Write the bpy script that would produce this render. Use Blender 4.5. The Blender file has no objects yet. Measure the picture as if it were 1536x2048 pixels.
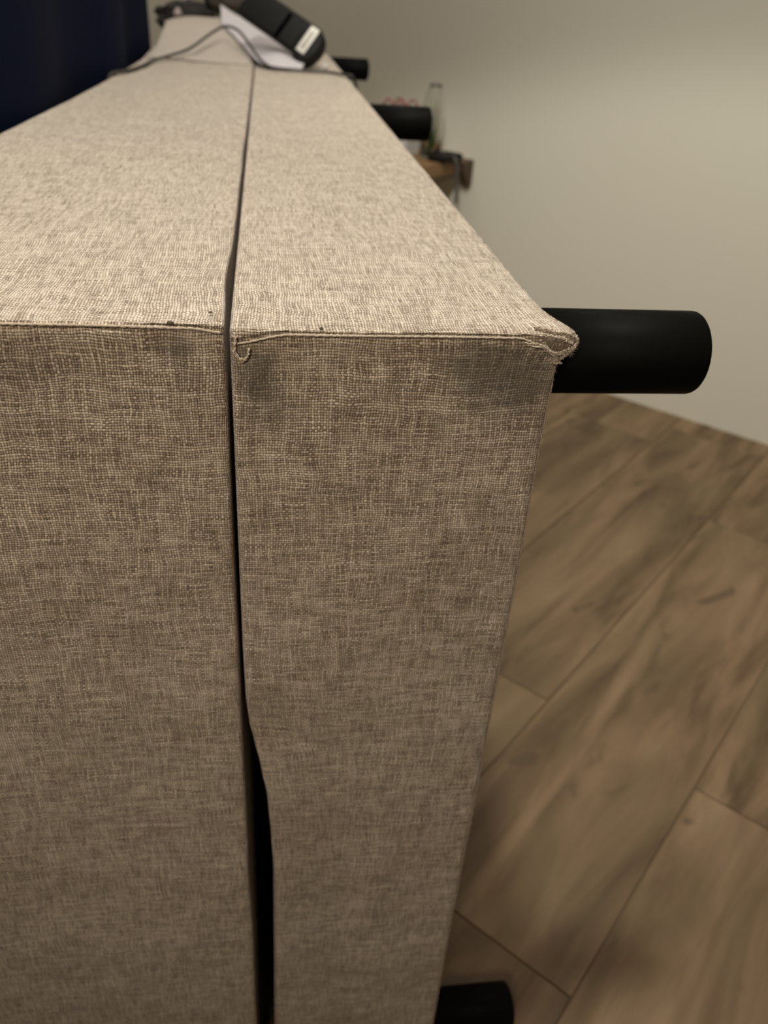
import bpy, bmesh, math, random
from mathutils import Vector, Matrix, noise as mnoise

S = bpy.context.scene
COL = S.collection
# ------------------------------------------------------------------ camera
cam_d = bpy.data.cameras.new('camera'); cam = bpy.data.objects.new('camera', cam_d); COL.objects.link(cam)
F_PX = 1636.4877
def _n(v):
    v = Vector(v); v.normalize(); return v
AWAY = _n((527-768, -44-1024, F_PX)); DOWN = _n((580-768, 3574-1024, F_PX)); RIGHT = DOWN.cross(AWAY); RIGHT.normalize()
if RIGHT.x < 0: RIGHT = -RIGHT
UP = -DOWN
EYE = Vector((0, 0, 1.01))
cam.matrix_world = Matrix(((RIGHT.x, -RIGHT.y, -RIGHT.z, EYE.x), (AWAY.x, -AWAY.y, -AWAY.z, EYE.y),
                           (UP.x, -UP.y, -UP.z, EYE.z), (0, 0, 0, 1)))
cam_d.sensor_fit = 'HORIZONTAL'; cam_d.sensor_width = 36; cam_d.lens = F_PX/1536*36
cam_d.clip_start = .01; cam_d.clip_end = 50
cam_d.dof.use_dof = True; cam_d.dof.focus_distance = .435; cam_d.dof.aperture_fstop = cam_d.lens/3.8
S.camera = cam
# ------------------------------------------------------------------ world, lights, exposure
S.view_settings.view_transform = 'Standard'; S.view_settings.look = 'None'
S.view_settings.gamma = 1; S.view_settings.use_curve_mapping = False; S.view_settings.exposure = -0.06
W = bpy.data.worlds.new('world'); S.world = W; W.use_nodes = True
W.node_tree.nodes['Background'].inputs[0].default_value = (.9, .85, .8, 1); W.node_tree.nodes['Background'].inputs[1].default_value = .02

def light(name, kind, loc, energy, color, target=None, **kw):
    d = bpy.data.lights.new(name, kind); d.energy = energy; d.color = color
    for k, v in kw.items(): setattr(d, k, v)
    o = bpy.data.objects.new(name, d); COL.objects.link(o); o.location = loc
    if target is not None: o.rotation_euler = (Vector(target)-Vector(loc)).to_track_quat('-Z', 'Y').to_euler()
    return o
KEY = light('ceiling_spot', 'SPOT', (-.15, .35, 2.41), 103, (1, .965, .88), (-.15, .35, 0), spot_size=math.radians(115), spot_blend=.14, shadow_soft_size=.07)
FILL = light('ceiling_fill', 'AREA', (.20, 1.35, 2.44), 11.5, (1, .94, .87), (.35, 1.6, 0), shape='DISK', size=1.3)  # added fill without a fitting, lifts the upper wall and general level
WASH = light('wall_wash_fill', 'SPOT', (.30, .90, 2.41), 60, (1, .95, .83), (1.3, 2.1, -.6), spot_size=math.radians(72), spot_blend=1, shadow_soft_size=.09)  # added spot, no known fixture, brightens the back wall and far floor
FILL2 = light('ceiling_fill', 'AREA', (-.1, 2.55, 2.44), 7, (1, .94, .87), (-.1, 2.55, 0), shape='DISK', size=.6)  # second added fill, brightens the left part of the back wall
FRONT_FILL = light('front_face_fill', 'SPOT', (-.27, -.52, 1.42), 28, (1, .845, .67), (.04, .414, .70), spot_size=math.radians(66), spot_blend=1, shadow_soft_size=.12)  # added light behind the camera, brightens the front faces of the boxes

# ------------------------------------------------------------------ helpers
def link(name, me, mat=None, parent=None, smooth=True):
    o = bpy.data.objects.new(name, me); COL.objects.link(o)
    if mat: me.materials.append(mat)
    if smooth:
        for p in me.polygons: p.use_smooth = True
    if parent is not None:
        o.parent = parent
        base = parent.get('_w', None)
        if base is not None: o.location = -Vector(base)
    return o
def thing(name, label, cat, loc, group=None):
    o = bpy.data.objects.new(name, None); COL.objects.link(o); o.location = loc; o.empty_display_size = .05
    o['_w'] = list(loc); tag(o, label, cat, group); return o
def tag(o, label, cat, group=None):
    o['label'] = label; o['category'] = cat
    if group: o['group'] = group
    return o
def bm_mesh(bm, name='m'):
    me = bpy.data.meshes.new(name); bmesh.ops.recalc_face_normals(bm, faces=bm.faces); bm.to_mesh(me); bm.free(); return me
def box_bm(lo, hi, bevel=0, seg=2, bm=None):
    b = bmesh.new()
    bmesh.ops.create_cube(b, size=1)
    lo = Vector(lo); hi = Vector(hi)
    for v in b.verts:
        v.co = Vector([lo[i] + (v.co[i]+.5)*(hi[i]-lo[i]) for i in range(3)])
    if bevel: bmesh.ops.bevel(b, geom=b.edges[:], offset=bevel, segments=seg, profile=.5, affect='EDGES')
    return b
def tube_mesh(pts, rad, n=10, closed=False, cap=True, name='tube'):
    pts = [Vector(p) for p in pts]; N = len(pts)
    rads = rad if isinstance(rad, (list, tuple)) else [rad]*N
    verts = []; faces = []
    T = []
    for i in range(N):
        a = pts[(i-1) % N] if closed or i > 0 else pts[i]; b = pts[(i+1) % N] if closed or i < N-1 else pts[i]
        t = (b-a); t.normalize(); T.append(t)
    up = Vector((0, 0, 1)) if abs(T[0].z) < .9 else Vector((1, 0, 0))
    nrm = T[0].cross(up); nrm.normalize()
    for i in range(N):
        nrm = nrm - T[i]*nrm.dot(T[i]); nrm.normalize(); bn = T[i].cross(nrm)
        for k in range(n):
            a = 2*math.pi*k/n
            verts.append(pts[i] + (nrm*math.cos(a) + bn*math.sin(a))*rads[i])
    for i in range(N if closed else N-1):
        j = (i+1) % N
        for k in range(n):
            k2 = (k+1) % n
            faces.append((i*n+k, i*n+k2, j*n+k2, j*n+k))
    if cap and not closed:
        faces.append(tuple(range(n-1, -1, -1))); faces.append(tuple((N-1)*n+k for k in range(n)))
    me = bpy.data.meshes.new(name); me.from_pydata(verts, [], faces); me.update(); return me
def smooth_path(pts, sub=6):
    P = [Vector(p) for p in pts]; out = []
    for i in range(len(P)-1):
        p0 = P[max(i-1, 0)]; p1 = P[i]; p2 = P[i+1]; p3 = P[min(i+2, len(P)-1)]
        for s in range(sub):
            t = s/sub
            out.append(.5*((2*p1) + (p2-p0)*t + (2*p0-5*p1+4*p2-p3)*t*t + (3*p1-p0-3*p2+p3)*t**3))
    out.append(P[-1]); return out
def lathe_bm(profile, axis_o, axis_d, n=48):
    """profile: list of (distance along axis, radius)"""
    bm = bmesh.new(); d = _n(axis_d); up = Vector((0, 0, 1)) if abs(d.z) < .9 else Vector((1, 0, 0))
    a = d.cross(up); a.normalize(); b = d.cross(a); rings = []
    for s, r in profile:
        c = Vector(axis_o) + d*s
        if r <= 1e-6: rings.append([bm.verts.new(c)])
        else: rings.append([bm.verts.new(c + (a*math.cos(2*math.pi*k/n) + b*math.sin(2*math.pi*k/n))*r) for k in range(n)])
    for A, B in zip(rings, rings[1:]):
        for k in range(n):
            k2 = (k+1) % n
            if len(A) == 1 and len(B) == 1: continue
            if len(A) == 1: bm.faces.new((A[0], B[k], B[k2]))
            elif len(B) == 1: bm.faces.new((A[k], A[k2], B[0]))
            else: bm.faces.new((A[k], A[k2], B[k2], B[k]))
    return bm
def ss(a, b, x):
    t = max(0, min(1, (x-a)/(b-a))); return t*t*(3-2*t)
def interp(tab, x):
    if x <= tab[0][0]: return tab[0][1]
    for (x0, y0), (x1, y1) in zip(tab, tab[1:]):
        if x <= x1:
            t = (x-x0)/(x1-x0); t = t*t*(3-2*t)*.5 + t*.5; return y0 + (y1-y0)*t
    return tab[-1][1]

# ------------------------------------------------------------------ materials
class NT:
    def __init__(s, name):
        s.m = bpy.data.materials.new(name); s.m.use_nodes = True; s.t = s.m.node_tree; s.b = s.t.nodes['Principled BSDF']
    def node(s, typ, **kw):
        n = s.t.nodes.new(typ)
        for k, v in kw.items(): setattr(n, k, v)
        return n
    def set(s, inp, v):
        if hasattr(v, 'is_linked') or isinstance(v, bpy.types.NodeSocket): s.t.links.new(v, inp)
        else: inp.default_value = v
    def m_(s, op, a, b=None, c=None, clamp=False):
        n = s.node('ShaderNodeMath', operation=op); n.use_clamp = clamp
        s.set(n.inputs[0], a)
        if b is not None: s.set(n.inputs[1], b)
        if c is not None: s.set(n.inputs[2], c)
        return n.outputs[0]
    def vm(s, op, a, b=None):
        n = s.node('ShaderNodeVectorMath', operation=op); s.set(n.inputs[0], a)
        if b is not None: s.set(n.inputs[1], b)
        return n.outputs[0] if op not in ('LENGTH', 'DISTANCE', 'DOT_PRODUCT') else n.outputs[1]
    def comb(s, x, y, z=0.0):
        n = s.node('ShaderNodeCombineXYZ'); s.set(n.inputs[0], x); s.set(n.inputs[1], y); s.set(n.inputs[2], z); return n.outputs[0]
    def sep(s, v):
        n = s.node('ShaderNodeSeparateXYZ'); s.set(n.inputs[0], v); return n.outputs
    def noise(s, vec, scale=1., detail=2., rough=.5, dist=0., dims='3D'):
        n = s.node('ShaderNodeTexNoise', noise_dimensions=dims); s.set(n.inputs['Vector'], vec)
        n.inputs['Scale'].default_value = scale; n.inputs['Detail'].default_value = detail
        n.inputs['Roughness'].default_value = rough; n.inputs['Distortion'].default_value = dist
        return n.outputs[0]
    def rng(s, v, a, b, c=0., d=1., smooth=True):
        n = s.node('ShaderNodeMapRange', interpolation_type='SMOOTHSTEP' if smooth else 'LINEAR'); s.set(n.inputs[0], v)
        for k, x in zip((1, 2, 3, 4), (a, b, c, d)): n.inputs[k].default_value = x
        return n.outputs[0]
    def mix(s, f, a, b, blend='MIX'):
        n = s.node('ShaderNodeMix', data_type='RGBA', blend_type=blend); s.set(n.inputs[0], f)
        s.set(n.inputs[6], a if not isinstance(a, tuple) else (*a[:3], 1)); s.set(n.inputs[7], b if not isinstance(b, tuple) else (*b[:3], 1))
        return n.outputs[2]
    def ramp(s, f, stops):
        n = s.node('ShaderNodeValToRGB'); s.set(n.inputs[0], f); e = n.color_ramp.elements
        while len(e) < len(stops): e.new(.5)
        for q, (p, c) in zip(e, stops): q.position = p; q.color = (*c, 1)
        return n.outputs[0]
    def tex(s, which): return s.node('ShaderNodeTexCoord').outputs[which]
    def bump(s, h, strength=1., dist=.001):
        n = s.node('ShaderNodeBump'); n.inputs['Strength'].default_value = strength; n.inputs['Distance'].default_value = dist
        s.set(n.inputs['Height'], h); s.t.links.new(n.outputs[0], s.b.inputs['Normal'])
    def out(s, col=None, rough=None, **kw):
        if col is not None: s.set(s.b.inputs['Base Color'], col if not isinstance(col, tuple) else (*col[:3], 1))
        if rough is not None: s.set(s.b.inputs['Roughness'], rough)
        for k, v in kw.items(): s.set(s.b.inputs[k.replace('_', ' ')], v)
        return s.m
def plain(name, col, rough=.5, vary=.12, scale=30, bump=0., **kw):
    n = NT(name); o = n.tex('Object'); f = n.noise(o, scale, 3)
    c2 = tuple(min(1, x*(1+vary)) for x in col); c1 = tuple(x*(1-vary) for x in col)
    if bump: n.bump(n.noise(o, scale*8, 3), .4, bump)
    return n.out(n.mix(f, c1, c2), rough, **kw)

STAINS = [  # x, z, radius x, radius z, strength  (grime at the corners of the end faces)
    (.124, .829, .036, .026, 1.35), (.143, .832, .026, .024, 1.1), (.112, .843, .032, .013, .8), (.142, .812, .03, .024, .45),
    (-.004, .824, .018, .024, .95), (-.010, .838, .015, .022, .8), (.004, .806, .022, .02, .35), (.03, .842, .035, .01, .3),
    (-.049, .847, .013, .010, .85), (-.045, .838, .013, .016, .5), (-.118, .836, .03, .016, .35), (-.13, .826, .04, .03, .2)]
def fabric(name, stains=True, pitch=.00158, seed=0.):
    n = NT(name); uv = n.tex('UV'); ob = n.tex('Object')
    d1 = n.vm('SUBTRACT', n.node('ShaderNodeTexNoise').outputs[1], (.5, .5, .5))
    def cnoise(scale, amp, det=2.):
        q = n.node('ShaderNodeTexNoise'); n.set(q.inputs['Vector'], uv); q.inputs['Scale'].default_value = scale; q.inputs['Detail'].default_value = det
        a = n.vm('SUBTRACT', q.outputs[1], (.5, .5, .5))
        return n.vm('MULTIPLY', a, (amp, amp, 0))
    w = n.vm('ADD', uv, cnoise(20., .0065)); w = n.vm('ADD', w, cnoise(75., .0026)); w = n.vm('ADD', w, cnoise(330., .00085)); w = n.vm('ADD', w, cnoise(1100., .0006))
    w = n.vm('ADD', n.vm('MULTIPLY', w, (1/pitch, 1/pitch, 0)), (500+seed, 500+seed, 0))
    x, y, _ = n.sep(w)
    i = n.m_('FLOOR', x); j = n.m_('FLOOR', y)
    fx = n.m_('SUBTRACT', n.m_('FRACT', x), .5); fy = n.m_('SUBTRACT', n.m_('FRACT', y), .5)
    # yarn character: changes from yarn to yarn and slowly along each one
    s1 = n.noise(n.comb(n.m_('MULTIPLY', i, 3.37), n.m_('MULTIPLY', y, .085), 0.), 1., 2., .65)
    s2 = n.noise(n.comb(n.m_('MULTIPLY', x, .085), n.m_('MULTIPLY', j, 3.37), 9.), 1., 2., .65)
    t1 = n.noise(n.comb(n.m_('MULTIPLY', i, 5.1), n.m_('MULTIPLY', y, .05), 4.), 1., 1.)
    t2 = n.noise(n.comb(n.m_('MULTIPLY', x, .05), n.m_('MULTIPLY', j, 5.1), 6.), 1., 1.)
    def arch(f): return n.m_('SUBTRACT', 1., n.m_('MULTIPLY', n.m_('MULTIPLY', f, f), 4.))
    h1 = n.m_('ADD', arch(fx), n.m_('MULTIPLY', n.m_('SINE', n.m_('MULTIPLY', n.m_('ADD', y, i), math.pi)), .55))
    h2 = n.m_('SUBTRACT', arch(fy), n.m_('MULTIPLY', n.m_('SINE', n.m_('MULTIPLY', n.m_('ADD', x, j), math.pi)), .55))
    top = n.rng(n.sep(uv)[1], .856, .875, 0., .34)
    h1 = n.m_('ADD', n.m_('ADD', h1, top), n.m_('MULTIPLY', n.m_('SUBTRACT', t1, .5), 1.7)); h2 = n.m_('ADD', h2, n.m_('MULTIPLY', n.m_('SUBTRACT', t2, .5), 1.7))
    pick = n.rng(n.m_('SUBTRACT', h1, h2), -.12, .12)
    yarn = n.m_('ADD', n.m_('MULTIPLY', s1, pick), n.m_('MULTIPLY', s2, n.m_('SUBTRACT', 1., pick)))
    h = n.m_('MAXIMUM', h1, h2)
    fine = n.noise(w, 2.2, 2., .6)
    yv = n.m_('ADD', yarn, n.m_('MULTIPLY', n.m_('SUBTRACT', fine, .5), .30))
    yv = n.m_('ADD', yv, n.m_('MULTIPLY', n.m_('SUBTRACT', h, .95), .30))  # crevice shade painted into the colour: low parts of the weave go darker
    col = n.ramp(yv, [(.22, (.075, .050, .030)), (.42, (.235, .180, .128)), (.56, (.425, .350, .272)), (.76, (.72, .635, .525))])
    big = n.noise(uv, 16., 3., .6)
    col = n.mix(.22, col, n.ramp(big, [(.3, (.50, .42, .34)), (.7, (.58, .53, .42))]), 'SOFT_LIGHT')
    if stains:
        f = 0.
        for (sx, sz, rx, rz, k) in STAINS:
            q = n.vm('MULTIPLY', n.vm('SUBTRACT', ob, (sx, .414, sz)), (1/rx, 1/.035, 1/rz))
            f = n.m_('ADD', f, n.m_('MULTIPLY', n.rng(n.vm('LENGTH', q), 0., 1.15, 1., 0.), k))
        f = n.m_('MULTIPLY', f, n.rng(n.noise(ob, 130., 3.), .25, .7, .45, 1.1), clamp=True)
        col = n.mix(n.m_('MULTIPLY', f, .92), col, n.mix(.30, (.060, .056, .038), col))
    n.bump(h, 1., .00042)
    return n.out(col, .85, Sheen_Weight=.25, Sheen_Roughness=.5)
FAB = fabric('woven_fabric'); FAB2 = fabric('woven_fabric_thick_box', seed=37.)
PIPE = plain('seam_fabric', (.46, .38, .29), .85, .75, 1400, bump=.0004)
FLUFF = plain('torn_fibre', (.50, .43, .34), .9, .35, 600, bump=.0003)
GRIT = plain('dark_fibre', (.10, .075, .05), .9, .3, 900)
BLACKLEG = plain('black_leg', (.0042, .0041, .0036), .5, .15, 40, Specular_IOR_Level=.035)
BLACKPL = plain('black_plastic', (.013, .012, .011), .55, .2, 60, Specular_IOR_Level=.12)
DARKPL = plain('slot_black', (.0008, .0008, .0008), .9, Specular_IOR_Level=0.)
CABLE = plain('cable_rubber', (.032, .027, .022), .55)

def wall_mat():
    n = NT('painted_wall'); o = n.tex('Object')
    c = n.mix(n.noise(o, 1.6, 3), (.69, .65, .56), (.70, .68, .56)); n.bump(n.noise(o, 220., 3), .25, .0006)
    return n.out(c, .85)
WALL = wall_mat()
CEIL = plain('ceiling_paint', (.72, .69, .64), .9, .03, 3)

def plank_mat():
    n = NT('wood_look_plank'); o = n.tex('Object'); r = n.node('ShaderNodeObjectInfo').outputs['Random']
    off = n.comb(n.m_('MULTIPLY', r, 37.), n.m_('MULTIPLY', r, 91.), n.m_('MULTIPLY', r, 13.))
    p = n.vm('ADD', o, off)
    st = n.noise(n.vm('MULTIPLY', p, (2.6, 15., 1.)), 1., 4., .55, .6)
    bl = n.noise(n.vm('MULTIPLY', p, (3.2, 7., 1.)), 1., 3., .6, .4)
    kn = n.noise(n.vm('MULTIPLY', p, (7., 15., 1.)), 1., 2., .5, 1.)
    col = n.ramp(st, [(.32, (.090, .056, .029)), (.46, (.170, .111, .061)), (.58, (.236, .155, .089)), (.75, (.310, .218, .127))])
    col = n.mix(n.rng(bl, .38, .72, 0., .42), col, (.170, .132, .066))
    col = n.mix(n.rng(kn, .62, .75, 0., .6), col, (.075, .052, .028))
    fine = n.noise(n.vm('MULTIPLY', p, (12., 240., 1.)), 1., 2.)
    col = n.mix(n.rng(fine, .4, .75, 0., .18), col, (.16, .11, .065))
    tone = n.mix(r, (.80, .80, .80), (1., 1., 1.)); col = n.mix(1., col, tone, 'MULTIPLY')
    n.bump(fine, .2, .0003)
    return n.out(col, .62, Specular_IOR_Level=.3)
PLANK = plank_mat(); GROUT = plain('grout', (.15, .105, .06), .9)

# ------------------------------------------------------------------ room (turned 44 degrees to the bed base)
def rot_box(name, lo, hi, ang, mat, parent=None):
    o = link(name, bm_mesh(box_bm(lo, hi)), mat, parent, smooth=False); o.rotation_euler = (0, 0, ang); return o
def struct(o): o['kind'] = 'structure'; return o
WA = math.radians(45.86)          # wall normal direction: local x = towards the back wall
struct(rot_box('wall_back', (2.304, -3.1, 0), (2.42, 2.72, 2.5), WA, WALL))
struct(rot_box('wall_front', (-3.4, -3.1, 0), (-3.3, 2.72, 2.5), WA, WALL))
struct(rot_box('wall_left', (-3.3, 2.6, 0), (2.304, 2.72, 2.5), WA, WALL))
struct(rot_box('wall_right', (-3.3, -3.1, 0), (2.304, -2.98, 2.5), WA, WALL))
struct(rot_box('ceiling', (-3.4, -3.1, 2.5), (2.42, 2.72, 2.6), WA, CEIL))
floor = struct(rot_box('floor', (-3.4, -3.1, -.06), (2.42, 2.72, -.0035), WA, GROUT))
# planks: local x runs along the board; joints recessed
PW, PL, GAP = .2625, 1.2, .0020
PA = math.radians(44.5)
for k in range(-11, 12):
    # local y of the board row: row line at y = +.093 in this frame (y axis = -m)
    y0 = .093 + k*PW
    shift = {0: .582, -1: .991-1.2, 1: 1.002}.get(k, (k*.437) % 1.2)
    for q in range(-4, 3):
        x0 = shift + q*PL; x1 = x0+PL
        xa, xb = max(x0, -3.2), min(x1, 2.36)
        ya, yb = max(y0, -2.95), min(y0+PW, 2.66)
        if xb-xa < .03 or yb-ya < .03: continue
        cx, cy = (xa+xb)/2, (ya+yb)/2
        hx, hy = (xb-xa-GAP)/2, (yb-ya-GAP)/2
        b = box_bm((-hx, -hy, -.009), (hx, hy, 0), .0007, 1)
        o = link('plank', bm_mesh(b), PLANK, floor, smooth=False)
        c, s_ = math.cos(PA-WA), math.sin(PA-WA)
        o.location = (cx*c-cy*s_, cx*s_+cy*c, 0); o.rotation_euler = (0, 0, PA-WA)

# ------------------------------------------------------------------ upholstered boxes
def linsteps(a, b, step):
    n = max(1, round((b-a)/step)); return [a+(b-a)*i/n for i in range(n+1)]
def merge(*lists):
    out = []
    for v in sorted(x for l in lists for x in l):
        if not out or v-out[-1] > 1e-5: out.append(v)
    return out
def upholstered(xs, ys, zs, r, deform, name):
    verts, faces, uvs, index = [], [], [], {}
    X0, X1, Y0, Y1, Z0, Z1 = xs[0], xs[-1], ys[0], ys[-1], zs[0], zs[-1]
    def V(x, y, z):
        k = (round(x, 6), round(y, 6), round(z, 6))
        if k in index: return index[k]
        c = Vector((min(max(x, X0+r), X1-r), min(max(y, Y0+r), Y1-r), min(max(z, Z0+r), Z1-r)))
        d = Vector((x, y, z))-c
        # blend towards a true round edge
        p = c + d.normalized()*r if sum(abs(t) > 1e-7 for t in d) > 1 else Vector((x, y, z))
        index[k] = len(verts); verts.append(deform(Vector((x, y, z)), p)); return index[k]
    def grid(A, B, f, fu, flip):
        for a0, a1 in zip(A, A[1:]):
            for b0, b1 in zip(B, B[1:]):
                q = [(a0, b0), (a1, b0), (a1, b1), (a0, b1)]
                if flip: q.reverse()
                faces.append([V(*f(a, b)) for a, b in q]); uvs.append([fu(a, b) for a, b in q])
    grid(xs, zs, lambda a, b: (a, Y0, b), lambda a, b: (a, b), False)
    grid(xs, zs, lambda a, b: (a, Y1, b), lambda a, b: (a, b), True)
    grid(xs, ys, lambda a, b: (a, b, Z1), lambda a, b: (a, Z1+b-Y0), False)
    grid(xs, ys, lambda a, b: (a, b, Z0), lambda a, b: (a, b), True)
    grid(ys, zs, lambda a, b: (X1, a, b), lambda a, b: (a+2, b), False)
    grid(ys, zs, lambda a, b: (X0, a, b), lambda a, b: (a+5, b), True)
    me = bpy.data.meshes.new(name); me.from_pydata(verts, [], faces); me.update()
    l = me.uv_layers.new(name='UVMap'); k = 0
    for p, u in zip(me.polygons, uvs):
        for c in u: l.data[k].uv = c; k += 1
    return me
FY = .414
def nz(x, y, z, s): return mnoise.noise(Vector((x*s, y*s, z*s)))
# --- slim box with the legs
def seam_r(x): return .8535 - .0085*ss(.134, .160, x) - .0055*ss(.012, -.020, x)
TOP_R, TOP_L = .857, .8595
GAPTAB = [(.0, -.0040), (.14, -.0038), (.26, -.0030), (.383, -.0022), (.43, -.0038), (.479, -.0061), (.515, -.0105), (.545, -.0150), (.5625, -.0178), (.59, -.0196), (.64, -.0202), (.9, -.0203)]
def def_r(q, p):
    x, y, z = q; p = p.copy()
    wl = ss(.10, -.0203, x)                      # 1 at the gap side
    # the cover pulls away from its neighbour in the lower half
    p.x += (interp(GAPTAB, z) + .0203)*ss(.07, -.0203, x)
    # frayed corner stands out, with the side sucked in below it
    p.x += .0085*math.exp(-(((y-FY)/.030)**2)) * math.exp(-(((z-.853)/.011)**2)) * ss(.120, .160, x)
    p.z += .0015*math.exp(-(((y-FY)/.02)**2)) * ss(.140, .160, x)*ss(.84, .857, z)
    p.x += (-.0006*math.sin((z)*9) + .0012*nz(x, y, z, 9))*ss(.13, .16, x)*ss(.84, .80, z)
    # front face: seam groove under the rolled-over top edge
    if y <= FY+1e-6:
        d = z-seam_r(x)
        p.y += .0017*math.exp(-((d-.0014)/.0007)**2) - .0006*math.exp(-((d-.0035)/.0016)**2) + .0009*math.exp(-((d+.0022)/.0012)**2)
        p.y += .0012*nz(x, 0, z, 14) + .0005*nz(x, 3, z, 60)
        p.y += .0045*math.exp(-((z-.555)/.03)**2)*ss(.03, -.02, x) - .002*math.exp(-((z-.60)/.03)**2)*ss(.06, -.02, x)
        p.y += .003*ss(.10, -.02, x)*ss(.5, .3, z)
        # pucker lines near the corners
        p.y += .0009*math.sin((x*1.0+(z-.84)*.6)*620)*math.exp(-((x-.148)/.016)**2)*math.exp(-((z-.838)/.014)**2)
    if z >= TOP_R-1e-6:
        p.z += -.0012 + .0018*nz(x, y, 0, 5) + .0007*nz(x, y, 5, 30)
        p.z += .0010*math.sin(x*260+2*nz(x, y, 0, 20))*math.exp(-((y-.435)/.022)**2)*.35
    return p
xr = merge(linsteps(-.0203, .160, .0035), [-.0197, -.0188, .159, .1596])
zr = merge(linsteps(.005, .83, .006), linsteps(.83, .842, .0012), linsteps(.842, .857, .0005))
yr = merge(linsteps(FY, FY+.008, .0008), linsteps(FY+.008, FY+.08, .004), linsteps(FY+.08, 2.412, .03), [2.4135, 2.416, 2.418, 2.42])
ROOT_R = thing('upholstered_bed_base', 'slim beige woven bed base standing on its long side with black legs, frayed front corner', 'bed base', (.07, FY, 0), 'beige bed bases standing on their sides')
SHELL_R = link('fabric_cover', upholstered(xr, yr, zr, .0035, def_r, 'cover'), FAB, ROOT_R)

# --- thick box on the left
def seam_l(x): return .8570 - .0012*ss(-.10, -.024, x) - .002*ss(-.04, -.0225, x)
LEFT = [(.414, -.276), (.8, -.274), (.96, -.2716), (1.047, -.2673), (1.15, -.2621), (1.28, -.2559), (1.49, -.2496), (1.63, -.2462), (1.88, -.2436), (2.2, -.2554), (2.42, -.262)]
def def_l(q, p):
    x, y, z = q; p = p.copy()
    p.x += (interp(LEFT, y)+.272)*ss(-.15, -.272, x)
    p.x += (.0009*nz(x, y, z, 8) - .0005)*ss(-.06, -.0224, x)
    p.x += .0010*ss(.55, .30, z)*ss(-.06, -.0224, x)
    p.x += -.0022*math.exp(-((y-.50)/.05)**2)*ss(-.06, -.0224, x)*ss(.8, .857, z)
    if y <= FY+1e-6:
        d = z-seam_l(x)
        p.y += .0016*math.exp(-((d-.0013)/.0006)**2) + .0008*math.exp(-((d+.0022)/.0011)**2)
        p.y += .0014*nz(x, 7, z, 12) + .0005*nz(x, 3, z, 55)
    if z >= TOP_L-1e-6:
        p.z += -.0012 + .0022*nz(x, y, 9, 5) + .0007*nz(x, y, 5, 30)
        p.z += .0010*math.sin(x*240+2*nz(x, y, 0, 20))*math.exp(-((y-.440)/.025)**2)*.35
    return p
xl = merge(linsteps(-.272, -.0224, .005), [-.0228, -.0234, -.0245])
zl = merge(linsteps(.002, .83, .008), linsteps(.83, .846, .0015), linsteps(.846, .8595, .0005))
ROOT_L = thing('upholstered_box', 'thicker beige woven bed base pressed against the slim one, without legs in view', 'bed base', (-.147, FY, 0), 'beige bed bases standing on their sides')
SHELL_L = link('fabric_cover', upholstered(xl, yr, zl, .0035, def_l, 'cover'), FAB2, ROOT_L)

# --- seams: a thin raised line of yarn along the front top edge
def seam_line(f, x0, x1, off=0., rr=.0006, fy=0.002*0):
    pts = []; n = int((x1-x0)/.0012)
    for k in range(n+1):
        x = x0+(x1-x0)*k/n
        pts.append((x, FY-.0004+fy+.0012*nz(x, 0, f(x), 14)+.00015*math.sin(k*2.4), f(x)+off+.00012*math.sin(k*1.7)))
    return tube_mesh(pts, [rr*(1+.22*math.sin(k*1.57)+.1*random.random()) for k in range(n+1)], 6)
random.seed(4)
s = link('seam', seam_line(lambda x: seam_r(x), -.0185, .158), PIPE, ROOT_R); s['label'] = 'pale raised seam along the front edge'
s = link('seam', seam_line(lambda x: seam_l(x), -.268, -.0245, 0, .0007), PIPE, ROOT_L)
pts = []
for k in range(240):
    z = .838 - k*.0034
    pts.append((.1600+.00025*math.sin(k*1.9)+(-.0006*math.sin(z*9)+.0012*nz(.16, FY, z, 9)), FY+.0025, z))
link('side_seam', tube_mesh(pts, .0006, 6), PIPE, ROOT_R)

# --- frayed corner and loose threads
def wob_tube(path, r, amp, name, mat, parent, sub=9, n=7):
    P = smooth_path(path, sub)
    P = [p+Vector((random.uniform(-amp, amp), random.uniform(-amp, amp), random.uniform(-amp, amp))) for p in P]
    me = tube_mesh(P, [r*random.uniform(.6, 1.35) for _ in P], n)
    return link(name, me, mat, parent)
random.seed(11)
fr = [
    ([(.146, .419, .8575), (.152, .416, .8580), (.158, .414, .8575), (.164, .4145, .8560), (.168, .416, .8535)], .0013, .0005),
    ([(.149, .4135, .8555), (.154, .4125, .8550), (.160, .4125, .8535), (.1655, .413, .8515)], .0010, .0004),
    ([(.168, .4155, .8545), (.1690, .415, .8515), (.1665, .414, .8480), (.1640, .4135, .8450), (.1605, .4130, .8415)], .0012, .0005),
    ([(.1400, .4125, .8505), (.1460, .412, .8500), (.1515, .412, .8480), (.1550, .4118, .8450), (.1585, .412, .8425), (.1600, .4125, .8400)], .0009, .0004),
    ([(.1520, .412, .8470), (.1560, .4115, .8455), (.1600, .4118, .8455), (.1640, .4125, .8480)], .0008, .0005),
    ([(.1560, .4125, .8440), (.1570, .4115, .8410), (.1590, .412, .8395)], .0009, .0004),
]
tears = []
for path, r, a in fr:
    for k in range(4):
        j_ = [(x+random.gauss(0, .0006), y+random.gauss(0, .0003), z+random.gauss(0, .0006)) for x, y, z in path]
        o = wob_tube(j_, r*random.uniform(.32, .55), a*1.15, 'frayed_edge', FLUFF if k % 2 else PIPE, ROOT_R, 12, 6); o['label'] = 'frayed torn fabric at the corner'
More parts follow.
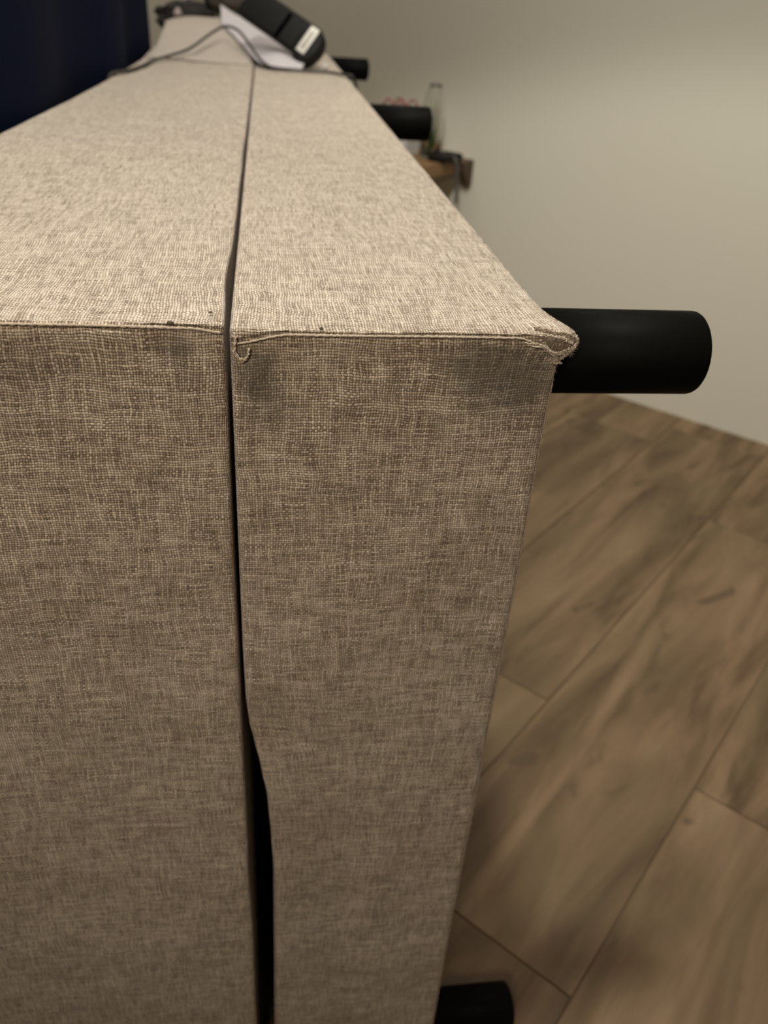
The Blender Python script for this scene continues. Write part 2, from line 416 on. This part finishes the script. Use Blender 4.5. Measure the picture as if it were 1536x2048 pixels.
# dark worn hollow between the torn lips
b = bmesh.new(); bmesh.ops.create_uvsphere(b, u_segments=16, v_segments=10, radius=1)
for v in b.verts:
    v.co = Vector((.1590+v.co.x*.0075+v.co.z*-.002, .4146+v.co.y*.0022, .8495+v.co.z*.0048+v.co.x*-.001)) + Vector((nz(*v.co, 3), 0, nz(*v.co, 4)))*.0008
link('torn_hollow', bm_mesh(b), plain('worn_backing', (.17, .125, .085), .9, .5, 900, bump=.0005), ROOT_R)
# short fibres (uncountable)
vs, fs = [], []
for _ in range(520):
    t = random.random()
    if random.random() < .75:
        c = Vector((.150+.018*t, .4125+random.uniform(-.001, .003), .857-.003*t-random.random()*.010))
    else:
        c = Vector((.1598, FY+.001, random.uniform(.60, .845)))
    d = Vector((random.gauss(.3, 1), random.gauss(-.5, .5), random.gauss(.1, 1))).normalized()
    L = random.uniform(.0015, .004) if c.z > .84 and c.x > .15 and random.random() < .6 else random.uniform(.0008, .0018)
    wv = d.cross(Vector((random.random(), 1, random.random()))).normalized()*.00009
    k = len(vs); m2 = c+d*L*.5+Vector((0, 0, -.0003)); e = c+d*L+Vector((random.uniform(-.0006, .0006), 0, -.0006))
    vs += [c-wv, c+wv, m2+wv, m2-wv, e]; fs += [(k, k+1, k+2, k+3), (k+3, k+2, k+4)]
me = bpy.data.meshes.new('fuzz'); me.from_pydata(vs, [], fs)
o = link('loose_fibres', me, FLUFF, ROOT_R); o['kind'] = 'stuff'
# pulled curl by the gap
for q in range(3):
    dx, dz = random.gauss(0, .0004), random.gauss(0, .0005)
    o = wob_tube([(x+dx, y, z+dz) for x, y, z in [(-.0172, .4125, .8510), (-.0180, .4119, .8455), (-.0163, .4112, .8412), (-.0130, .4108, .8398), (-.0110, .4112, .8425), (-.0106, .4120, .8455)]], .00045, .0004, 'pulled_thread', PIPE, ROOT_R)
    o['label'] = 'small curl of pulled yarn below the seam'
def lint(x, y, z, r, parent, sq=(1, 1, 1)):
    b = bmesh.new(); bmesh.ops.create_icosphere(b, subdivisions=2, radius=r)
    for v in b.verts: v.co = Vector((v.co.x*sq[0], v.co.y*sq[1], v.co.z*sq[2]))*(1+.35*mnoise.noise(v.co*2500)) + Vector((x, y, z))
    link('lint', bm_mesh(b), GRIT, parent)
lint(.0275, .4150, .8568, .0009, ROOT_R, (1.2, 1, .9)); lint(-.0305, .4300, .8592, .0009, ROOT_L, (1.4, 1, .6)); lint(-.0500, .4150, .8585, .0011, ROOT_L, (1.6, 1, 1))

# --- legs
def leg(y, z, parent):
    R = .0255; L0, L1 = .156, .2625
    prof = [(0, 0), (0, R), (L1-L0-.0045, R)] + [(L1-L0-.0045+.0045*math.sin(a), R-.0045+.0045*math.cos(a)) for a in [math.radians(t) for t in (20, 40, 60, 80, 90)]] + [(L1-L0, 0)]
    o = link('leg', bm_mesh(lathe_bm(prof, (L0, y, z), (1, 0, 0), 64)), BLACKLEG, parent)
    g = link('glide', bm_mesh(lathe_bm([(0, 0), (0, .017), (.002, .016), (.002, 0)], (L1, y, z), (1, 0, 0), 32)), plain('felt_glide', (.02, .02, .02), .9) if 'felt_glide' not in bpy.data.materials else bpy.data.materials['felt_glide'], o)
    return o
for (y, z) in ((.455, .830), (1.43, .828), (2.37, .828), (.457, .034+.001), (1.43, .035), (2.37, .035)):
    leg(y, z, ROOT_R)

# ------------------------------------------------------------------ navy curtain left of the boxes
def curtain_mesh():
    vs, fs = [], []; ny, nzs = 90, 40; y0, y1 = .945, 2.24
    for side in (0, 1):
        for a in range(ny+1):
            y = y0+(y1-y0)*a/ny
            edge = interp(LEFT, y)
            for b_ in range(nzs+1):
                z = .012+(2.36-.012)*b_/nzs
                amp = .012+.012*ss(.9, 2.2, z)
                x = edge-.006-amp*(1-math.sin((y-y0)*11.5+.3*math.sin(z*2)-2.6+1.57)) + .003*nz(0, y, z, 4)
                x = min(x, edge-.006 + (.004 if z > .88 else 0))
                vs.append((x-(.002 if side else 0), y+.012*math.sin(z*3)*(z-.86)*.3, z))
    o = (ny+1)*(nzs+1)
    I = lambda s, a, b_: s*o+a*(nzs+1)+b_
    for a in range(ny):
        for b_ in range(nzs):
            fs.append((I(0, a, b_), I(0, a, b_+1), I(0, a+1, b_+1), I(0, a+1, b_)))
            fs.append((I(1, a, b_), I(1, a+1, b_), I(1, a+1, b_+1), I(1, a, b_+1)))
    for a in range(ny):
        for b_ in (0, nzs): fs.append((I(0, a, b_), I(0, a+1, b_), I(1, a+1, b_), I(1, a, b_)))
    for b_ in range(nzs):
        for a in (0, ny): fs.append((I(0, a, b_), I(1, a, b_), I(1, a, b_+1), I(0, a, b_+1)))
    me = bpy.data.meshes.new('curtain'); me.from_pydata(vs, [], fs); me.update(); return me
def navy_mat():
    n = NT('navy_cloth'); o = n.tex('Object')
    n.bump(n.noise(n.vm('MULTIPLY', o, (400., 400., 120.)), 1., 2), .3, .0005)
    return n.out(n.mix(n.noise(o, 6., 3), (.0010, .0035, .018), (.0018, .0060, .030)), .95, Specular_IOR_Level=.1)
NAVY = navy_mat()
cur = link('curtain', curtain_mesh(), NAVY); tag(cur, 'dark navy cloth curtain hanging against the far left side of the thick bed base', 'curtain')
cur.location = (0, 0, 0)
rod = thing('curtain_rail', 'dark rail high above the beds carrying the navy curtain', 'rail', (-.30, 1.57, 2.38))
link('rail', tube_mesh([(-.29, .80, 2.385), (-.29, 2.35, 2.385)], .012, 16), BLACKPL, rod)
for y in (.9, 2.25): link('bracket', tube_mesh([(-.29, y, 2.385), (-.29, y, 2.5)], .006, 12), BLACKPL, rod)

# ------------------------------------------------------------------ soft cushion at the far end
def slab_grid(nu, nv, f_top, f_bot, name):
    vs = []; fs = []
    for s_ in (0, 1):
        for a in range(nu+1):
            for b_ in range(nv+1):
                vs.append((f_top if s_ == 0 else f_bot)(a/nu, b_/nv))
    o = (nu+1)*(nv+1); I = lambda s_, a, b_: s_*o+a*(nv+1)+b_
    for a in range(nu):
        for b_ in range(nv):
            fs.append((I(0, a, b_), I(0, a+1, b_), I(0, a+1, b_+1), I(0, a, b_+1))); fs.append((I(1, a, b_), I(1, a, b_+1), I(1, a+1, b_+1), I(1, a+1, b_)))
    for a in range(nu):
        for b_ in (0, nv): fs.append((I(0, a, b_), I(0, a+1, b_), I(1, a+1, b_), I(1, a, b_)))
    for b_ in range(nv):
        for a in (0, nu): fs.append((I(0, a, b_), I(1, a, b_), I(1, a, b_+1), I(0, a, b_+1)))
    bm = bmesh.new(); V = [bm.verts.new(v) for v in vs]
    for f in fs: bm.faces.new([V[i] for i in f])
    return bm_mesh(bm, name)
def cz(u, v):
    edge = (4*u*(1-u))**.35
    return .8600 + (.004 + .056*ss(0, 1, v)**1.1)*(.55+.45*edge)
def c_top(u, v):
    y = 1.93+.49*v + .020*math.sin(u*5+1)*(1-v)
    x0 = interp(LEFT, min(y, 2.42))+.004+.012*v; x1 = -.026
    x = x0+(x1-x0)*u
    e = ss(0, .08, v)*ss(0, .05, u)*ss(1, .97, u)
    return (x, y, .8605+(cz(u, v)-.8605)*e + .0018*nz(x, y, 0, 18)*e)
def c_bot(u, v):
    x, y, z = c_top(u, v); return (x, y, .8600)
CUSH = plain('beige_smooth_cloth', (.46, .40, .335), .9, .06, 30, bump=.0006)
o = link('cushion', slab_grid(40, 40, c_top, c_bot, 'cushion'), CUSH); tag(o, 'flat beige cushion lying on the far end of the thick bed base under the cable', 'cushion')

# ------------------------------------------------------------------ crumpled dark garment and strap behind it
def heap(name, c, r, seed, mat, amp=.35, rotz=0., roty=0.):
    b = bmesh.new(); bmesh.ops.create_icosphere(b, subdivisions=5, radius=1)
    M = Matrix.Rotation(rotz, 3, 'Z') @ Matrix.Rotation(roty, 3, 'Y')
    for v in b.verts:
        d = v.co.copy(); k = 1+amp*mnoise.noise(d*1.7+Vector((seed, 0, 0))) + .22*abs(mnoise.noise(d*4.2+Vector((0, seed, 0)))) - .1
        v.co = M @ Vector((d.x*r[0]*k, d.y*r[1]*k, max(d.z, -.75)*r[2]*k)) + Vector(c)
    return link(name, bm_mesh(b), mat)
DGREY = plain('dark_grey_cloth', (.032, .027, .024), .9, .5, 25, bump=.001)
DBROWN = plain('dark_brown_cloth', (.055, .042, .030), .85, .3, 30, bump=.001)
o = heap('folded_garment', (-.200, 2.475, .913), (.085, .045, .036), 3.1, DGREY); tag(o, 'crumpled dark grey garment on the far end beside the navy curtain', 'clothing')
tag(heap('bunched_cloth', (-.088, 2.475, .944), (.062, .040, .036), 8.3, DBROWN, .25, 0, .45), 'dark brown bunched cloth behind the white paper', 'clothing')
o = heap('paper_scrap', (-.212, 2.425, .925), (.009, .008, .010), 5.5, plain('pinkish_paper', (.5, .42, .42), .8)); tag(o, 'tiny pinkish scrap on the crumpled grey garment', 'scrap')
o = heap('paper_scrap', (-.235, 2.40, .893), (.010, .010, .016), 2.2, bpy.data.materials['pinkish_paper']); tag(o, 'pale scrap between the grey garment and the navy curtain', 'scrap')

# ------------------------------------------------------------------ white paper sheet, black adapter, cable
near = [(-.1000, 2.276, .9125), (-.0662, 2.168, .8935), (-.0311, 2.020, .8700), (.0004, 1.888, .8610), (.0348, 1.857, .8598), (.0729, 1.868, .8600)]
far = [(-.104, 2.36, .950), (-.070, 2.34, .933), (-.0215, 2.28, .916), (.0243, 2.20, .901), (.063, 2.14, .890), (.100, 2.08, .876)]
NP_, FP_ = smooth_path(near, 6), smooth_path(far, 6)
def paper(u, v):
    k = u*(len(NP_)-1); i = min(int(k), len(NP_)-2); t = k-i
    a = NP_[i].lerp(NP_[i+1], t); b_ = FP_[i].lerp(FP_[i+1], t); p = a.lerp(b_, v)
    p.z += .012*math.exp(-((u-.72)/.16)**2)*math.sin(math.pi*min(1, v*1.2))*(1-v) - .004*math.sin(v*math.pi)*math.exp(-((u-.35)/.3)**2)
    return p
o = link('paper_sheet', slab_grid(40, 16, lambda u, v: tuple(paper(u, v)+Vector((0, 0, .0006))), lambda u, v: tuple(paper(u, v)), 'paper'),
         plain('white_paper', (.56, .52, .53), .75, .05, 20)); tag(o, 'white curled paper sheet propped under the black power adapter', 'paper')

AD = thing('power_adapter', 'long black plastic power adapter with a white label leaning on white paper', 'adapter', (.10, 2.03, .862))
AX = _n((.070, -.05, -.0370)); AN = _n((.03, -1, .35)); AN = (AN-AX*AN.dot(AX)).normalized(); AU = AN.cross(AX); AU.normalize()
if AU.z < 0: AU = -AU
AC = Vector((.0395, 2.00, .9265))
def ad(x, y, z): return AC + AX*x + AU*y + AN*z
def ad_box(lo, hi, bev, name, mat, parent, seg=3):
    b = box_bm(lo, hi, bev, seg)
    for v in b.verts: v.co = ad(*v.co)
    return link(name, bm_mesh(b), mat, parent, smooth=True)
body = ad_box((-.102, -.031, -.014), (.070, .036, .014), .006, 'body', BLACKPL, AD)
ad_box((.001, -.0315, .0136), (.011, .027, .0148), .0004, 'slot', DARKPL, body, 1)
def ad_lathe(cx, cy, rx, ry, z0, z1, name, mat, parent):
    b = bmesh.new(); n = 40; rings = []
    for z, k in ((z0, 0), (z0, .9), (z0+.004, 1), (z1-.006, 1), (z1-.002, .93), (z1, .8), (z1, 0)):
        rings.append([b.verts.new(ad(cx+rx*k*math.cos(2*math.pi*a/n), cy+ry*k*math.sin(2*math.pi*a/n), z)) for a in range(n)] if k else [b.verts.new(ad(cx, cy, z))])
    for A, B in zip(rings, rings[1:]):
        for a in range(n):
            c = (a+1) % n
            if len(A) == 1: b.faces.new((A[0], B[a], B[c]))
            elif len(B) == 1: b.faces.new((A[a], A[c], B[0]))
            else: b.faces.new((A[a], A[c], B[c], B[a]))
    return link(name, bm_mesh(b), mat, parent)
ad_lathe(.073, -.004, .030, .040, -.016, .016, 'rounded_end', BLACKPL, AD)
ad_box((-.112, .006, -.012), (-.098, .036, .010), .004, 'end_plug', plain('dark_translucent', (.03, .025, .022), .35), AD)
lab = ad_box((.060, -.027, .0160), (.081, .030, .0166), .0003, 'sticker', plain('sticker_white', (.78, .76, .66), .6, .04), AD, 1); lab['label'] = 'white rectangular sticker'
ad_box((.067, -.019, .0166), (.074, .022, .0169), .0001, 'printed_panel', plain('sticker_grey', (.36, .35, .30), .7), lab, 1)

cpath = [(.186, 1.89, .12), (.188, 1.88, .45), (.186, 1.87, .70), (.183, 1.84, .80), (.178, 1.80, .838), (.168, 1.78, .859), (.155, 1.79, .8615), (.124, 1.835, .8610), (.089, 1.838, .8605),
         (.058, 1.842, .8610), (.0295, 1.835, .8625), (.0082, 1.850, .8640), (-.0094, 1.900, .8722), (-.0247, 1.960, .8852), (-.0408, 2.030, .9003), (-.0577, 2.090, .9113), (-.0779, 2.120, .9155), (-.0965, 2.120, .9116), (-.1214, 2.070, .8975), (-.1531, 1.980, .8780), (-.1848, 1.930, .8680), (-.205, 1.87, .8645), (-.214, 1.83, .8635), (-.218, 1.74, .8630), (-.228, 1.64, .8630), (-.238, 1.595, .8630), (-.248, 1.575, .8620), (-.2545, 1.565, .855), (-.257, 1.56, .82), (-.258, 1.56, .75)]
o = link('power_cable', tube_mesh(smooth_path(cpath, 7), .0029, 12), CABLE); tag(o, 'thin black cable arching across both bed bases below the adapter', 'cable')
lintp = heap('tape_scrap', (.122, 1.90, .8655), (.008, .006, .006), 7.7, plain('pale_plastic', (.55, .5, .47), .4)); tag(lintp, 'small pale plastic scrap between adapter and far black leg', 'scrap')

# ------------------------------------------------------------------ wall shelf with bottle and bag (in the wall's frame)
def wf(a, b_, z):
    n_ = Vector((math.cos(WA), math.sin(WA), 0)); m_ = Vector((math.sin(WA), -math.cos(WA), 0)); return n_*a+m_*b_+Vector((0, 0, z))
def wbox(lo, hi, bev, name, mat, parent):
    b = box_bm(lo, hi, bev, 2)
    for v in b.verts: v.co = wf(*v.co)
    return link(name, bm_mesh(b), mat, parent, smooth=False)
def shelf_wood():
    n = NT('oak'); o = n.tex('Object'); p = n.vm('MULTIPLY', o, (14., 14., 90.))
    return n.out(n.ramp(n.noise(p, 1., 4, .6, .5), [(.3, (.16, .088, .035)), (.7, (.30, .18, .08))]), .55)
OAK = shelf_wood()
SHZ = .588
SH = thing('wall_shelf', 'small brown wooden shelf on the wall holding bottle and bag', 'shelf', tuple(wf(2.2, -1.6, SHZ-.04)))
wbox((2.085, -1.95, SHZ-.038), (2.303, -1.392, SHZ), .003, 'board', OAK, SH)
BRK = plain('brown_leather', (.085, .052, .032), .7)
def bracket(b0, b1, name):
    b = bmesh.new(); P = [(2.303, SHZ-.001), (2.25, SHZ-.006), (2.256, SHZ-.034), (2.285, SHZ-.075), (2.303, SHZ-.078)]
    A = [b.verts.new(wf(a, b0, z)) for a, z in P]; B = [b.verts.new(wf(a, b1, z)) for a, z in P]
    b.faces.new(A); b.faces.new(B[::-1])
    for k in range(len(P)): b.faces.new((A[k], B[k], B[(k+1) % len(P)], A[(k+1) % len(P)]))
    return link(name, bm_mesh(b), BRK, SH, smooth=False)
bracket(-1.391, -1.366, 'bracket'); bracket(-1.92, -1.895, 'bracket')
# black case with hanging cord
BC = thing('black_case', 'small black case on the right end of the wall shelf, cord hanging down', 'case', tuple(wf(2.19, -1.41, SHZ)))
wbox((2.155, -1.440, SHZ), (2.255, -1.375, SHZ+.020), .006, 'case_body', BLACKPL, BC)
c0 = [wf(2.20, -1.378, SHZ+.012), wf(2.20, -1.366, SHZ+.008), wf(2.205, -1.362, SHZ-.02), wf(2.212, -1.362, SHZ-.06), wf(2.215, -1.362, SHZ-.115)]
link('cord', tube_mesh(smooth_path(c0, 5), .0045, 10), plain('grey_cord', (.10, .095, .09), .7), BC)
# glass bottle with leaves in it
def glass_mat():
    n = NT('clear_glass'); return n.out((.93, .95, .92), .04, Transmission_Weight=1., IOR=1.45)
BP = wf(2.205, -1.462, SHZ)
BOT = thing('glass_bottle', 'clear glass bottle with green leaves inside, standing on the wall shelf', 'bottle', tuple(BP))
prof = [(0, 0), (0, .028), (.004, .031), (.08, .031), (.140, .030), (.160, .028), (.174, .023), (.183, .018), (.190, .0175), (.196, .018), (.196, .0150), (.183, .0150), (.172, .0205), (.158, .0255), (.139, .0275), (.08, .0285), (.006, .0285), (.006, 0)]
link('glass', bm_mesh(lathe_bm(prof, BP, (0, 0, 1), 32)), glass_mat(), BOT)
LEAF = plain('leaf_green', (.075, .17, .022), .5, .4, 60)
random.seed(5)
for k in range(9):
    a0 = random.uniform(2.4, 5.4); base = BP+Vector((0, 0, .008+.004*k)); tip = BP+Vector((.021*math.cos(a0)-.003, .021*math.sin(a0), .040+.006*k))
    d = (tip-base); sd = d.cross(Vector((math.cos(a0+1), math.sin(a0+1), .3))).normalized()
    b = bmesh.new(); L_ = []; 
    for t, w_ in ((0, .0005), (.25, .010), (.5, .013), (.75, .010), (1, .0003)):
        c = base+d*t; nn = d.cross(sd).normalized()*.0006
        L_.append([b.verts.new(c-sd*w_), b.verts.new(c+nn*4*(w_/.0085)), b.verts.new(c+sd*w_), b.verts.new(c-nn)])
    for A, B in zip(L_, L_[1:]):
        for q in range(4): b.faces.new((A[q], A[(q+1) % 4], B[(q+1) % 4], B[q]))
    b.faces.new(L_[0]); b.faces.new(L_[-1][::-1])
    link('leaf', bm_mesh(b), LEAF, BOT)
# white bag with red handles, mostly behind the middle black leg
BG = thing('paper_bag', 'white bag with red handles on the wall shelf behind the middle black leg', 'bag', tuple(wf(2.20, -1.58, SHZ)))
b = bmesh.new()
lo = [wf(2.165, -1.635, SHZ), wf(2.235, -1.635, SHZ), wf(2.235, -1.525, SHZ), wf(2.165, -1.525, SHZ)]
hi = [wf(2.172, -1.638, SHZ+.112), wf(2.228, -1.638, SHZ+.112), wf(2.228, -1.522, SHZ+.112), wf(2.172, -1.522, SHZ+.112)]
A = [b.verts.new(p) for p in lo]; B = [b.verts.new(p) for p in hi]
ins = [b.verts.new(p.lerp(sum(hi, Vector())/4, .05)) for p in hi]; dn = [b.verts.new(p.lerp(sum(lo, Vector())/4, .05)+Vector((0, 0, .003))) for p in lo]
b.faces.new(A[::-1]); b.faces.new(dn)
for k in range(4):
    k2 = (k+1) % 4
    b.faces.new((A[k], A[k2], B[k2], B[k])); b.faces.new((B[k], B[k2], ins[k2], ins[k])); b.faces.new((ins[k], ins[k2], dn[k2], dn[k]))
link('bag_body', bm_mesh(b), plain('white_bag', (.6, .58, .55), .7), BG, smooth=False)
REDM = plain('red_cord', (.36, .07, .045), .7)
for off in (2.172, 2.228):
    for c0_ in (-1.603, -1.553):
        P = [wf(off, c0_+.021*math.cos(t), SHZ+.108+.036*math.sin(t)) for t in [math.pi*k/12 for k in range(13)]]
        link('handle', tube_mesh(P, .0026, 8), REDM, BG)
